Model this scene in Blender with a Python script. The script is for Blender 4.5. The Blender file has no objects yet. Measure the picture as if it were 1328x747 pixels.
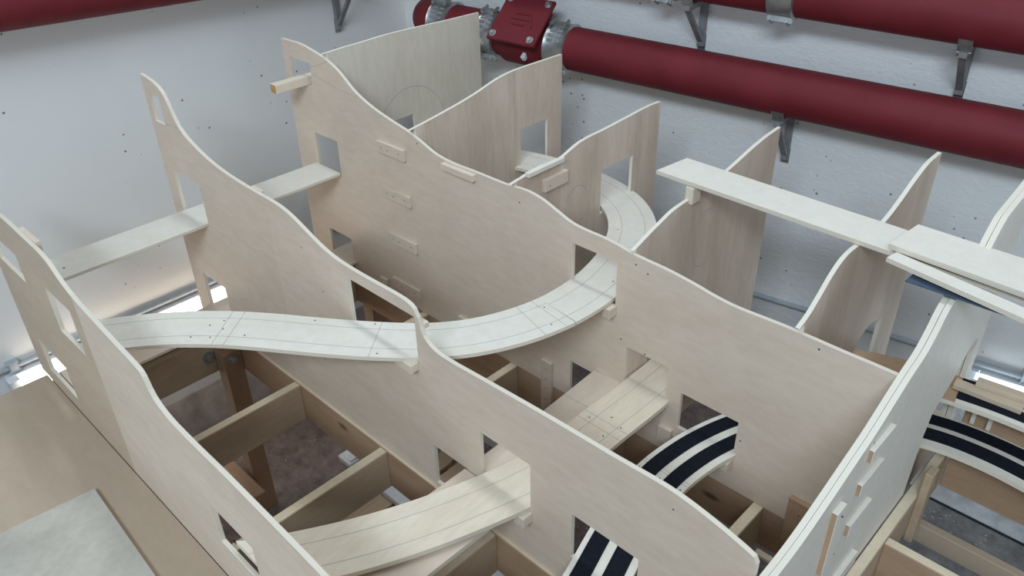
import bpy, bmesh, math, random
from mathutils import Vector, Matrix, noise
from mathutils.geometry import tessellate_polygon
random.seed(7)
SC = bpy.context.scene
COL = SC.collection

# ------------------------------------------------------------------ camera
cam_d = bpy.data.cameras.new('camera'); cam = bpy.data.objects.new('camera', cam_d); COL.objects.link(cam)
cam_d.sensor_width = 36.0; cam_d.lens = 28.5458; cam_d.clip_start = 0.02
cam.matrix_world = Matrix([[0.719633, -0.35962, 0.593971, 0], [0.69407, 0.397032, -0.600527, 0], [-0.019864, 0.844416, 0.535319, 2.25], [0, 0, 0, 1]])
SC.camera = cam
# ------------------------------------------------------------------ world (dim daylight of the hall)
wd = bpy.data.worlds.new('hall_light'); SC.world = wd; wd.use_nodes = True
bgn = wd.node_tree.nodes['Background']; bgn.inputs[0].default_value = (0.765, 0.872, 1.0, 1); bgn.inputs[1].default_value = 0.43
def area(name, loc, target, sx, sy, power, color):
    d = bpy.data.lights.new(name, 'AREA'); d.shape = 'RECTANGLE'; d.size = sx; d.size_y = sy; d.energy = power; d.color = color
    o = bpy.data.objects.new(name, d); COL.objects.link(o); o.location = loc
    o.rotation_euler = (Vector(target) - Vector(loc)).to_track_quat('-Z', 'Y').to_euler(); return o
# tall hall windows behind the photographer and a roof light over the bench
area('hall_window_light', (1.3, -3.0, 4.9), (-0.7, 1.6, 0.9), 2.8, 0.8, 215, (0.745, 0.887, 1.0))
area('side_window_light', (4.0, 1.0, 1.9), (-0.4, 1.1, 1.0), 2.0, 1.4, 18, (0.76, 0.91, 1.0))
area('roof_light', (-1.0, 1.45, 4.9), (-1.05, 1.1, 0.8), 2.6, 0.22, 46, (0.84, 0.95, 1.0))
SC.view_settings.view_transform = 'Standard'; SC.view_settings.look = 'None'
SC.view_settings.exposure = -0.10; SC.view_settings.gamma = 1.0; SC.view_settings.use_curve_mapping = False

# ------------------------------------------------------------------ materials
def lin(c): return tuple(((v/255)/12.92 if v/255 <= .04045 else ((v/255+.055)/1.055)**2.4) for v in c) + (1,)
def mat(name, rough=.6, metal=0., spec=.35):
    m = bpy.data.materials.new(name); m.use_nodes = True; nt = m.node_tree; b = nt.nodes['Principled BSDF']
    b.inputs['Roughness'].default_value = rough; b.inputs['Metallic'].default_value = metal
    b.inputs['Specular IOR Level'].default_value = spec
    return m, nt, b
def N(nt, t, **kw):
    n = nt.nodes.new(t)
    for k, v in kw.items(): setattr(n, k, v)
    return n
def coords(nt, scale, rot=(0,0,0)):
    t = N(nt, 'ShaderNodeTexCoord'); m = N(nt, 'ShaderNodeMapping'); m.inputs['Scale'].default_value = scale; m.inputs['Rotation'].default_value = rot
    nt.links.new(t.outputs['Object'], m.inputs[0])
    oi = N(nt, 'ShaderNodeObjectInfo'); ad = N(nt, 'ShaderNodeVectorMath', operation='MULTIPLY_ADD')
    co = N(nt, 'ShaderNodeCombineXYZ')
    for i in range(3): nt.links.new(oi.outputs['Random'], co.inputs[i])
    nt.links.new(co.outputs[0], ad.inputs[0]); ad.inputs[1].default_value = (31, 17, 23); nt.links.new(m.outputs[0], ad.inputs[2])
    return ad.outputs[0]
def ramp(nt, fac, stops):
    r = N(nt, 'ShaderNodeValToRGB'); e = r.color_ramp.elements
    while len(e) < len(stops): e.new(.5)
    for i, (p, c) in enumerate(stops): e[i].position = p; e[i].color = c
    nt.links.new(fac, r.inputs[0]); return r.outputs[0]
def mixc(nt, fac, a, b, mode='MIX'):
    m = N(nt, 'ShaderNodeMix', data_type='RGBA', blend_type=mode)
    for s, v in ((m.inputs[0], fac), (m.inputs[6], a), (m.inputs[7], b)):
        if hasattr(v, 'links'): nt.links.new(v, s)
        else: s.default_value = v
    return m.outputs[2]
def noise_t(nt, vec, scale, detail=4, rough=.55, dist=0):
    n = N(nt, 'ShaderNodeTexNoise'); n.inputs['Scale'].default_value = scale; n.inputs['Detail'].default_value = detail
    n.inputs['Roughness'].default_value = rough; n.inputs['Distortion'].default_value = dist
    nt.links.new(vec, n.inputs['Vector']); return n.outputs['Fac']
def bump(nt, b, h, s, d=.002):
    bn = N(nt, 'ShaderNodeBump'); bn.inputs['Strength'].default_value = s; bn.inputs['Distance'].default_value = d
    nt.links.new(h, bn.inputs['Height']); nt.links.new(bn.outputs[0], b.inputs['Normal'])
def wood(name, light, dark, stretch, figure=1.5, contrast=1.0, knots=0.0, rough=.62):
    m, nt, b = mat(name, rough)
    v = coords(nt, stretch)
    f1 = noise_t(nt, v, figure, 3, .5, 1.2); f2 = noise_t(nt, v, figure*14, 5, .65, .4)
    c = ramp(nt, f1, [(.3, dark), (.68, light)])
    c2 = ramp(nt, f2, [(.35, (.86, .84, .80, 1)), (.65, (1, 1, 1, 1))])
    c = mixc(nt, .55*contrast, c, c2, 'MULTIPLY')
    if knots:
        vk = coords(nt, tuple(.5*s+.5 for s in stretch)); vo = N(nt, 'ShaderNodeTexVoronoi'); vo.inputs['Scale'].default_value = 4.2
        nt.links.new(vk, vo.inputs['Vector'])
        k = ramp(nt, vo.outputs['Distance'], [(.05, (1, 1, 1, 1)), (.11, (0, 0, 0, 1))])
        ml = N(nt, 'ShaderNodeMath', operation='MULTIPLY'); nt.links.new(k, ml.inputs[0]); ml.inputs[1].default_value = knots
        c = mixc(nt, ml.outputs[0], c, (.07, .03, .015, 1))
    nt.links.new(c, b.inputs['Base Color']); bump(nt, b, f2, .15, .001)
    return m
def edge_ply(name, axis, light=(.82, .77, .67, 1), dark=(.66, .58, .47, 1)):
    m, nt, b = mat(name, .7)
    t = N(nt, 'ShaderNodeTexCoord'); s = N(nt, 'ShaderNodeSeparateXYZ'); nt.links.new(t.outputs['Object'], s.inputs[0])
    ml = N(nt, 'ShaderNodeMath', operation='MULTIPLY'); nt.links.new(s.outputs[axis], ml.inputs[0]); ml.inputs[1].default_value = 500
    sn = N(nt, 'ShaderNodeMath', operation='SINE'); ml2 = N(nt, 'ShaderNodeMath', operation='MULTIPLY'); nt.links.new(ml.outputs[0], ml2.inputs[0]); ml2.inputs[1].default_value = 3.9
    nt.links.new(ml2.outputs[0], sn.inputs[0])
    c = ramp(nt, sn.outputs[0], [(.15, dark), (.55, light)])
    nt.links.new(c, b.inputs['Base Color']); return m
BL = (.76, .645, .54, 1); BD = (.69, .57, .465, 1)
M = {}
M['birch_x'] = wood('birch_plywood_face_horizontal', BL, BD, (.7, 2.4, 2.4))
M['birch_z'] = wood('birch_plywood_face_vertical', BL, (.59, .465, .37, 1), (3.2, 3.2, .55), 1.6, 1.25)
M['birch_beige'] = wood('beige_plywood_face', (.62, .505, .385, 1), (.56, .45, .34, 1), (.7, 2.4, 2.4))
M['birch_pale'] = wood('pale_birch_face_vertical', (.72, .655, .56, 1), (.67, .60, .50, 1), (2.4, 2.4, .6))
M['birch_y'] = wood('birch_plywood_face_lengthwise', BL, BD, (2.6, .7, 2.4))
M['birch_white'] = wood('whitened_birch_plywood', (.80, .755, .675, 1), (.75, .70, .62, 1), (1.2, 1.2, 1.2), 2.0, .8)
M['spruce_deck'] = wood('yellowish_spruce_plywood', (.81, .715, .59, 1), (.76, .655, .52, 1), (4, .8, 2), 1.8, 1.1)
M['ochre_ply'] = wood('bench_top_plywood', (.54, .435, .33, 1), (.47, .37, .275, 1), (.8, 2.0, 1), 1.1, .8)
M['grey_sheet'] = wood('scuffed_grey_sheet', (.60, .565, .50, 1), (.47, .445, .39, 1), (1.6, 1.6, 1.6), 2.4, 1.2)
M['pine'] = wood('pine_board', (.52, .36, .24, 1), (.40, .26, .165, 1), (.6, 3, 3), 2.0, 1.2, .75)
M['pine_y'] = wood('pine_board_crosswise', (.53, .41, .29, 1), (.43, .32, .22, 1), (3, .6, 3), 2.0, 1.2, .6)
M['pine_z'] = wood('pine_post', (.44, .27, .165, 1), (.34, .20, .12, 1), (3, 3, .5), 2.2, 1.2, .7)
M['pine_cut_lit'] = wood('sawn_pine_and_lit_top', (.78, .67, .50, 1), (.70, .58, .42, 1), (1, 1, 1), 5, 1)  # on beam tops this paler tone stands in for light falling there
M['orange_end'] = wood('orange_end_grain', (.66, .38, .15, 1), (.52, .28, .11, 1), (3, 3, 3), 6, 1)
for i, a in enumerate('xyz'): M['edge_'+a] = edge_ply('plywood_edge_layers_'+a, i)
M['edge_x'] = edge_ply('pale_plywood_edge_layers', 0, (.82, .78, .69, 1), (.73, .67, .57, 1))
def plain(name, col, rough=.6, metal=0, spec=.35, var=.12, scale=30, bmp=0):
    m, nt, b = mat(name, rough, metal, spec)
    v = coords(nt, (1, 1, 1)); f = noise_t(nt, v, scale, 4)
    d = tuple(c*(1-var) for c in col[:3])+(1,)
    nt.links.new(ramp(nt, f, [(.3, d), (.7, col)]), b.inputs['Base Color'])
    if bmp: bump(nt, b, f, bmp, .003)
    return m
M['foam'] = plain('black_foam', (.011, .013, .021, 1), .9, spec=.15, var=.4, scale=90, bmp=.3)
M['pencil'] = plain('pencil_graphite', (.47, .445, .41, 1), .7)
M['screw'] = plain('dark_screw_head', (.10, .085, .07, 1), .45, .6)
M['red'] = plain('dark_red_paint', (.165, .018, .025, 1), .58, 0, .22, .22, 9, .05)
M['steel'] = plain('galvanised_steel', (.50, .52, .52, 1), .38, .85, .5, .35, 40)
M['steel_dark'] = plain('dark_bracket_steel', (.30, .30, .31, 1), .55, .35, .4, .3, 30)
M['pvc'] = plain('white_plastic', (.74, .76, .80, 1), .4)
M['conduit'] = plain('grey_plastic_conduit', (.36, .40, .44, 1), .6)
M['blue_sheet'] = plain('dark_blue_sheet', (.085, .125, .18, 1), .5)
M['hole_dark'] = plain('drill_hole_dark', (.03, .025, .02, 1), .9)
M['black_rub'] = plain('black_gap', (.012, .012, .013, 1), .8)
def wall_mat(name, base, rel, specks=True):
    m, nt, b = mat(name, .75, 0, .3)
    v = coords(nt, (1, 1, 1)); big = noise_t(nt, v, 1.3, 3); fine = noise_t(nt, v, 38, 6, .7); lump = noise_t(nt, coords(nt, (1, 1, 2.2)), 24, 3, .6, 1.5)
    c = ramp(nt, big, [(.25, tuple(x*.94 for x in base[:3])+(1,)), (.75, base)])
    if specks:
        vo = N(nt, 'ShaderNodeTexVoronoi'); vo.inputs['Scale'].default_value = 24; vo.inputs['Randomness'].default_value = 1
        nt.links.new(v, vo.inputs['Vector'])
        dot = ramp(nt, vo.outputs['Distance'], [(.06, (1, 1, 1, 1)), (.12, (0, 0, 0, 1))])
        gate = noise_t(nt, v, 5, 2); g = ramp(nt, gate, [(.53, (0, 0, 0, 1)), (.56, (1, 1, 1, 1))])
        f = mixc(nt, 1.0, dot, g, 'MULTIPLY')
        c = mixc(nt, f, c, (.17, .16, .15, 1))
    nt.links.new(c, b.inputs['Base Color'])
    ad = N(nt, 'ShaderNodeMath', operation='ADD'); nt.links.new(fine, ad.inputs[0]); nt.links.new(lump, ad.inputs[1])
    bump(nt, b, ad.outputs[0], rel, .006)
    return m
M['wall_smooth'] = wall_mat('white_painted_wall', (.80, .80, .79, 1), .10)
M['wall_rough'] = wall_mat('rough_white_painted_wall', (.79, .80, .80, 1), .45)
def floor_mat():
    m, nt, b = mat('dusty_concrete_floor', .85, 0, .2)
    v = coords(nt, (1, 1, 1)); big = noise_t(nt, v, 1.6, 5, .6); fine = noise_t(nt, v, 30, 6, .7)
    c = ramp(nt, big, [(.3, (.13, .10, .092, 1)), (.7, (.24, .19, .175, 1))])
    sx = N(nt, 'ShaderNodeSeparateXYZ'); tc = N(nt, 'ShaderNodeTexCoord'); nt.links.new(tc.outputs['Object'], sx.inputs[0])
    mr = N(nt, 'ShaderNodeMapRange'); mr.inputs[1].default_value = -.95; mr.inputs[2].default_value = -.75; nt.links.new(sx.outputs[0], mr.inputs[0])
    c = mixc(nt, mr.outputs[0], c, (.155, .15, .148, 1))
    c = mixc(nt, .9, c, ramp(nt, noise_t(nt, v, 16, 8, .75), [(.35, (.55, .55, .55, 1)), (.65, (1.25, 1.25, 1.25, 1))]), 'MULTIPLY')
    vo = N(nt, 'ShaderNodeTexVoronoi'); vo.inputs['Scale'].default_value = 60; nt.links.new(v, vo.inputs['Vector'])
    d = ramp(nt, vo.outputs['Distance'], [(.10, (1, 1, 1, 1)), (.17, (0, 0, 0, 1))]); g = ramp(nt, noise_t(nt, v, 9, 1), [(.58, (0, 0, 0, 1)), (.64, (1, 1, 1, 1))])
    c = mixc(nt, mixc(nt, 1.0, d, g, 'MULTIPLY'), c, (.55, .5, .44, 1))
    nt.links.new(c, b.inputs['Base Color']); bump(nt, b, fine, .5, .006); return m
M['floor'] = floor_mat()
M['kerb'] = plain('rough_grey_concrete', (.34, .30, .28, 1), .9, var=.4, scale=14, bmp=.9)
M['kerb_r'] = plain('rough_light_concrete', (.80, .82, .84, 1), .9, var=.35, scale=22, bmp=.8)
def emis(name, col, s):
    m, nt, b = mat(name, .4); b.inputs['Base Color'].default_value = col; b.inputs['Emission Color'].default_value = col; b.inputs['Emission Strength'].default_value = s; return m
M['lamp'] = emis('lit_warm_tube_diffuser', (1, .86, .70, 1), 5.0)
M['lamp_cool'] = emis('lit_cool_tube_diffuser', (.80, .93, 1, 1), 4.0)

# ------------------------------------------------------------------ mesh helpers
def wloc(o):
    v = Vector(o.location)
    return v+wloc(o.parent) if o.parent else v
def finish(name, verts, faces, mats, idx=None, parent=None, loc=(0,0,0), smooth=False, quat=None):
    me = bpy.data.meshes.new(name); me.from_pydata([tuple(v) for v in verts], [], faces)
    for m in mats: me.materials.append(M[m])
    if idx: 
        for p, i in zip(me.polygons, idx): p.material_index = i
    if smooth:
        for p in me.polygons: p.use_smooth = True
    me.validate(); me.update()
    bm = bmesh.new(); bm.from_mesh(me); bmesh.ops.recalc_face_normals(bm, faces=bm.faces); bm.to_mesh(me); bm.free()
    if smooth: 
        try: me.set_sharp_from_angle(angle=math.radians(38))
        except Exception: pass
    o = bpy.data.objects.new(name, me); COL.objects.link(o); o.location = loc
    if parent: o.parent = parent
    return o
def tag(o, label=None, cat=None, group=None, kind=None):
    for k, v in (('label', label), ('category', cat), ('group', group), ('kind', kind)):
        if v: o[k] = v
    return o
def thing(name, loc, label, cat, group=None):
    o = bpy.data.objects.new(name, None); COL.objects.link(o); o.location = loc; o.empty_display_size = .05
    return tag(o, label, cat, group)
def box(name, lo, hi, m, parent=None, bev=.0015, mats=None, rz=None, origin=None):
    """axis aligned box given in world space; its origin is its bottom centre"""
    lo = Vector(lo); hi = Vector(hi); c = (lo+hi)/2; org = Vector((c.x, c.y, lo.z)); h = (hi-lo)/2
    bm = bmesh.new(); bmesh.ops.create_cube(bm, size=1)
    for v in bm.verts: v.co = Vector((v.co.x*2*h.x, v.co.y*2*h.y, (v.co.z+.5)*2*h.z))
    if bev: bmesh.ops.bevel(bm, geom=bm.edges[:], offset=min(bev, .3*min(h)*2), segments=1, affect='EDGES')
    me = bpy.data.meshes.new(name); bm.to_mesh(me); bm.free()
    me.materials.append(M[m])
    if mats:
        # mats: dict axis->material for the faces whose normal is along that axis
        keys = list(mats); 
        for k in keys: me.materials.append(M[mats[k]])
        for p in me.polygons:
            n = p.normal
            for i, k in enumerate(keys):
                ax = 'xyz'.index(k[-1]); s = -1 if k[0] == '-' else 1
                if (n[ax]*s > .8) if len(k) == 2 else abs(n[ax]) > .8: p.material_index = i+1
    o = bpy.data.objects.new(name, me); COL.objects.link(o)
    pl = Vector(wloc(parent)) if parent else Vector((0,0,0))
    if parent: o.parent = parent
    o.location = org - pl
    if rz: o.rotation_euler.z = rz
    return o
def spline(pts, step=.012):
    P = [Vector(p) for p in pts]; out = []
    for i in range(len(P)-1):
        a = P[max(i-1, 0)]; b = P[i]; c = P[i+1]; d = P[min(i+2, len(P)-1)]
        n = max(1, int((c-b).length/step))
        for k in range(n):
            t = k/n
            out.append(.5*((2*b)+(c-a)*t+(2*a-5*b+4*c-d)*t*t+(3*b-a-3*c+d)*t**3))
    out.append(P[-1]); return out
def soften(pts, n=1):
    P = [Vector(p) for p in pts]
    for _ in range(n): P = [P[0]]+[(P[i-1]+2*P[i]+P[i+1])/4 for i in range(1, len(P)-1)]+[P[-1]]
    return P
def panel_mesh(outer, holes, axis, t, mats):
    """outer, holes: lists of (s,z); axis 'y' -> s is world x and the thickness runs along +y, axis 'x' -> s is world y, thickness along -x"""
    loops = [outer]+holes; V3 = [[Vector((p[0], p[1], 0)) for p in l] for l in loops]
    tris = tessellate_polygon(V3); flat = [p for l in V3 for p in l]; n = len(flat)
    def P(p, d): return (p.x, d, p.y) if axis == 'y' else (-d, p.x, p.y)
    verts = [P(p, 0) for p in flat]+[P(p, t) for p in flat]; faces = []; idx = []
    for a, b, c in tris: faces += [(a, b, c), (a+n, c+n, b+n)]; idx += [0, 0]
    o = 0
    for l in V3:
        k = len(l)
        for i in range(k):
            a = o+i; b = o+(i+1) % k; faces.append((a, b, b+n, a+n)); idx.append(1)
        o += k
    return verts, faces, idx
def rect(a, b, c, d): return [(a, c), (b, c), (b, d), (a, d)]
def plywood(name, ridge, base, ends, holes, axis, coord, label, face, t=.010, soft=1, group=None, bottom=None, split=None, face2=None):
    r = spline(soften(ridge, soft)); s0, s1 = ends
    top = [(p.x, p.y) for p in r]
    if top[0][0] > top[-1][0]: top.reverse()
    out = [(s0, base)]+[(s0, top[0][1])]*(abs(top[0][0]-s0) > .002)+top+[(s1, top[-1][1])]*(abs(top[-1][0]-s1) > .002)
    out += bottom if bottom else [(s1, base)]
    mid = (s0+s1)/2
    loc = (mid, coord, base) if axis == 'y' else (coord, mid, base)
    root = thing(name, loc, label, 'plywood panel', group)
    pieces = [(out, holes, face)]
    if split:      # the panel is made of two sheets butted together at s = split
        zt = next(a[1]+(b[1]-a[1])*(split-a[0])/(b[0]-a[0]) for a, b in zip(top, top[1:]) if a[0] <= split < b[0])
        g = .0006
        L = [(s0, base), (s0, top[0][1])]+[p for p in top if s0 < p[0] < split-g]+[(split-g, zt), (split-g, base)]
        Rr = [(split+g, base), (split+g, zt)]+[p for p in top if split+g < p[0] < s1]+[(s1, top[-1][1]), (s1, base)]
        pieces = [(L, [h for h in holes if h[0][0] < split], face2 or face), (Rr, [h for h in holes if h[0][0] > split], face)]
    for o_, h_, f_ in pieces:
        v, f, i = panel_mesh([(p[0]-mid, p[1]-base) for p in o_], [[(p[0]-mid, p[1]-base) for p in h] for h in h_], axis, t, None)
        finish('sheet', v, f, [f_, 'edge_'+axis], i, root)
    return root
def screw(parent, wp, axis, r=.0028, m='screw'):
    r *= .8
    """tiny round head seated on a face; axis: outward direction"""
    w = Vector(wp)-Vector(wloc(parent)); d = Vector(axis); u = d.orthogonal().normalized(); w2 = d.cross(u); vs = []; fs = []
    n = 8
    for k in range(n):
        a = 2*math.pi*k/n; q = u*math.cos(a)*r+w2*math.sin(a)*r
        vs.append(q-d*.002); 
    for k in range(n):
        a = 2*math.pi*k/n; q = u*math.cos(a)*r+w2*math.sin(a)*r; vs.append(q+d*.0006)
    for k in range(n): fs.append((k, (k+1) % n, n+(k+1) % n, n+k))
    fs.append(tuple(range(n, 2*n)))
    return finish('screw', vs, fs, [m], None, parent, w)
def offset_curve(P, d):
    out = []
    n = len(P)
    for i, p in enumerate(P):
        a = P[max(i-1, 0)]; b = P[min(i+1, n-1)]; t = (b-a)
        if n > 2 and i == 0: t = (P[1]-P[0])*1.5-(P[2]-P[1])*.5
        if n > 2 and i == n-1: t = (P[-1]-P[-2])*1.5-(P[-2]-P[-3])*.5
        t.normalize(); out.append(p+Vector((-t.y, t.x))*d)
    return out
YMIN = [-9]
def strip(name, P, o0, o1, z0, z1, mats, parent, idx_edge=True):
    A = offset_curve(P, o0); B = offset_curve(P, o1)
    for L in (A, B):
        for q in L: q.y = max(q.y, YMIN[0]); n = len(P); pl = Vector(wloc(parent)) if parent else Vector((0, 0, 0))
    vs = []
    for z in (z0, z1):
        for L in (A, B): vs += [(q.x-pl.x, q.y-pl.y, z-pl.z) for q in L]
    fs = []; ix = []
    for i in range(n-1):
        fs += [(i, i+1, n+i+1, n+i), (2*n+i, 3*n+i, 3*n+i+1, 2*n+i+1)]; ix += [0, 0]
        fs += [(i, 2*n+i, 2*n+i+1, i+1), (n+i, n+i+1, 3*n+i+1, 3*n+i)]; ix += [1, 1]
    fs += [(0, n, 3*n, 2*n), (n-1, 3*n-1, 4*n-1, 2*n-1)]; ix += [1, 1]
    if len(mats) == 1: ix = None
    return finish(name, vs, fs, mats, ix, parent)
def deck(name, P, width, z, label, face, t=.012, lines=(.22, .75), foam=None, group=None, cross=(), screws=()):
    """P: inner edge, the board lies on its left-hand side (positive offset)"""
    P = [Vector(p) for p in P]; c = offset_curve(P, width/2)[len(P)//2]
    root = thing(name, (c.x, c.y, z-t), label, 'track bed board', group)
    board = strip('board', P, 0, width, z-t, z, [face, 'edge_z'], root)
    for f in lines: strip('pencil_line', P, width*f-.0007, width*f+.0007, z-.0002, z+.0003, ['pencil'], board)
    if foam:
        for a, b in foam: strip('foam_strip', P, width*a, width*b, z, z+.003, ['foam'], root)
    L = [0]
    for i in range(1, len(P)): L.append(L[-1]+(P[i]-P[i-1]).length)
    def at(u, f):
        s = u*L[-1]
        for i in range(1, len(P)):
            if L[i] >= s: break
        t_ = (P[i]-P[i-1]).normalized(); q = P[i-1]+t_*(s-L[i-1]); return q+Vector((-t_.y, t_.x))*width*f, t_
    for u in cross:
        q, t_ = at(u, 0); n_ = Vector((-t_.y, t_.x)); strip('pencil_line', [q, q+n_*width], -.0007, .0007, z-.0002, z+.0003, ['pencil'], board)
    for u, f in screws:
        q, t_ = at(u, f); screw(board, (q.x, q.y, z), (0, 0, 1), .0026)
    return root
def tube(name, a, b, r, m, parent=None, n=32, r2=None):
    a = Vector(a); b = Vector(b); pl = Vector(wloc(parent)) if parent else Vector((0, 0, 0))
    d = (b-a).normalized(); u = d.orthogonal().normalized(); w = d.cross(u); vs = []; fs = []
    for P_, rr in ((a, r), (b, r2 or r)):
        for k in range(n): t = 2*math.pi*k/n; vs.append(P_+(u*math.cos(t)+w*math.sin(t))*rr-pl)
    for k in range(n): fs.append((k, (k+1) % n, n+(k+1) % n, n+k))
    fs += [tuple(range(n))[::-1], tuple(range(n, 2*n))]
    return finish(name, vs, fs, [m], None, parent, smooth=True)
def sweep(name, path, rads, m, parent=None, n=32):
    pl = Vector(wloc(parent)) if parent else Vector((0, 0, 0)); path = [Vector(p) for p in path]; vs = []; fs = []
    u = None
    for i, p in enumerate(path):
        t = (path[min(i+1, len(path)-1)]-path[max(i-1, 0)]).normalized()
        if u is None: u = t.orthogonal().normalized()
        u = (u-t*u.dot(t)).normalized(); w = t.cross(u)
        for k in range(n): a = 2*math.pi*k/n; vs.append(p+(u*math.cos(a)+w*math.sin(a))*rads[i]-pl)
    for i in range(len(path)-1):
        for k in range(n): fs.append((i*n+k, i*n+(k+1) % n, (i+1)*n+(k+1) % n, (i+1)*n+k))
    fs += [tuple(range(n))[::-1], tuple(range((len(path)-1)*n, len(path)*n))]
    return finish(name, vs, fs, [m], None, parent, smooth=True)
def obox(name, c, ax, size, m, parent, bev=.001):
    """oriented box: ax = three unit vectors"""
    bm = bmesh.new(); bmesh.ops.create_cube(bm, size=1)
    for v in bm.verts: v.co = sum((Vector(ax[i])*v.co[i]*size[i] for i in range(3)), Vector())
    if bev: bmesh.ops.bevel(bm, geom=bm.edges[:], offset=min(bev, .25*min(size)), segments=1, affect='EDGES')
    bmesh.ops.recalc_face_normals(bm, faces=bm.faces)
    me = bpy.data.meshes.new(name); bm.to_mesh(me); bm.free(); me.materials.append(M[m])
    o = bpy.data.objects.new(name, me); COL.objects.link(o); pl = Vector(wloc(parent)) if parent else Vector((0, 0, 0))
    if parent: o.parent = parent
    o.location = Vector(c)-pl; return o

# ------------------------------------------------------------------ the setting
XL = -2.7405; YC = 2.1795; AL = math.radians(8.94)
U = Vector((math.cos(AL), math.sin(AL), 0)); NR = Vector((math.sin(AL), -math.cos(AL), 0)); C0 = Vector((XL, YC, 0))
def R3(u, d=0, z=0): return C0+U*u+NR*d+Vector((0, 0, z))
tag(box('floor', (-3.6, -3.2, -.1), (4.2, 3.4, 0), 'floor', bev=0), 'dusty brown concrete floor under the bench', None, kind='structure')
tag(box('wall_left', (XL-.2, -3.2, 0), (XL, YC+.1, 3.6), 'wall_smooth', bev=0), 'white painted wall on the left', None, kind='structure')
wr = obox('wall_right', R3(2.6, -.1, 1.8), (U, NR, (0, 0, 1)), (5.4, .2, 3.6), 'wall_rough', None, 0); tag(wr, 'white painted rough wall on the right', None, kind='structure')
kb = finish('trim_1', [(XL-.01, -3.2, 0), (-2.662, -3.2, 0), (-2.735, -3.2, .15), (XL-.01, -3.2, .16), (XL-.01, YC-.01, 0), (-2.662, YC-.01, 0), (-2.735, YC-.01, .15), (XL-.01, YC-.01, .16)],
    [(0, 1, 2, 3), (7, 6, 5, 4), (1, 5, 6, 2), (2, 6, 7, 3), (0, 3, 7, 4), (0, 4, 5, 1)], ['kerb']); tag(kb, kind='structure')
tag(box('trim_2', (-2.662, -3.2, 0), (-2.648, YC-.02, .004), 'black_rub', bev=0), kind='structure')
tag(box('trim_3', (-.436, 2.522, 0), (3.0, 2.56, .26), 'kerb_r', bev=.004), kind='structure')
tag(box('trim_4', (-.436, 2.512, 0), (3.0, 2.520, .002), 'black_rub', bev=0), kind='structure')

# ------------------------------------------------------------------ wall pipes
RP = .075; DP = .1125
def low(u): return R3(u, DP, 1.4475-.025*u)
def upp(u): return R3(u, DP, 1.757-.0318*u)
def lft(y): return Vector((XL+DP, y, 1.6915-.0348*(y-YC)))
lp = thing('drain_pipe', low(2.6), 'lower dark red drain pipe running along the right wall below a second pipe', 'pipe', 'dark red drain pipes')
tube('pipe', low(.86), low(5.2), RP, 'red', lp, 40)
tube('pipe', low(.33), low(.53), RP, 'red', lp, 40)
up = thing('drain_pipe', upp(2.6), 'upper dark red drain pipe at the top right corner of the picture', 'pipe', 'dark red drain pipes')
tube('pipe', upp(.5), upp(5.2), RP, 'red', up, 40)
# the left wall pipe turns the corner into the upper right pipe; the lower pipe turns upwards in the corner
def elbow(p0, c, p1, parent):
    path = [p0*(1-t)**2+c*2*t*(1-t)+p1*t*t for t in [k/14 for k in range(15)]]
    sweep('elbow', path, [RP]*15, 'red', parent)
lf = thing('drain_pipe', lft(.8), 'dark red drain pipe high on the left wall in the top left corner', 'pipe', 'dark red drain pipes')
tube('pipe', lft(-3.0), lft(YC-.34), RP, 'red', lf, 40)
elbow(lft(YC-.34), Vector((lft(0).x, low(.12).y, lft(YC).z)), upp(.5), lf)
elbow(low(.27), low(.20), low(.19)-NR*.105, lp)
def coupling(fn, u0, u1, label, up_=(0,0,1), win=True):
    a = fn(u0); b = fn(u1); d = (b-a).normalized(); c = (a+b)/2; upv = Vector(up_); side = d.cross(upv).normalized()
    if side.dot(NR) < 0: side = -side
    root = thing('pipe_coupling', c, label, 'pipe coupling', 'steel pipe couplings')
    sweep('band', [a, a+d*.004, a+d*.008, b-d*.008, b-d*.004, b], [RP+.001, RP+.009, RP+.006, RP+.006, RP+.009, RP+.001], 'steel', root, 40)
    vn = d.cross(side).normalized()
    if vn.z < 0: vn = -vn
    for s_, ang in ((1, 72), (-1, -62)):
        rv = side*math.cos(math.radians(ang))+vn*math.sin(math.radians(ang)); tv = d.cross(rv)
        w = (b-a).length
        lb = obox('lock_bar', c+rv*(RP+.014), (d, tv, rv), (w*.9, .010, .014), 'steel', root)
        for k in (-.32, .32):
            cc = c+rv*(RP+.02)+d*w*k; tube('bolt', cc-tv*.02, cc+tv*.02, .006, 'steel', lb, 10)
    if win:
        for k in range(3):
            for j in range(2):
                rv = side*math.cos(math.radians(28+13*k))+vn*math.sin(math.radians(28+13*k)); tv = d.cross(rv)
                obox('slot', c+rv*(RP+.0065)+d*((j-.5)*.03), (d, tv, rv), (.022, .010, .003), 'steel_dark', root, 0)
    return root
coupling(low, .27, .36, 'steel coupling in the corner where the lower pipe turns')
coupling(low, .505, .58, 'steel coupling left of the dark red inspection cover')
coupling(low, .80, .885, 'steel coupling right of the dark red inspection cover')
coupling(upp, 1.57, 1.65, 'smooth steel coupling under the upper right pipe', win=False)
coupling(upp, 1.20, 1.27, 'steel coupling at the top edge left of a bracket on the upper pipe', win=False)
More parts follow.
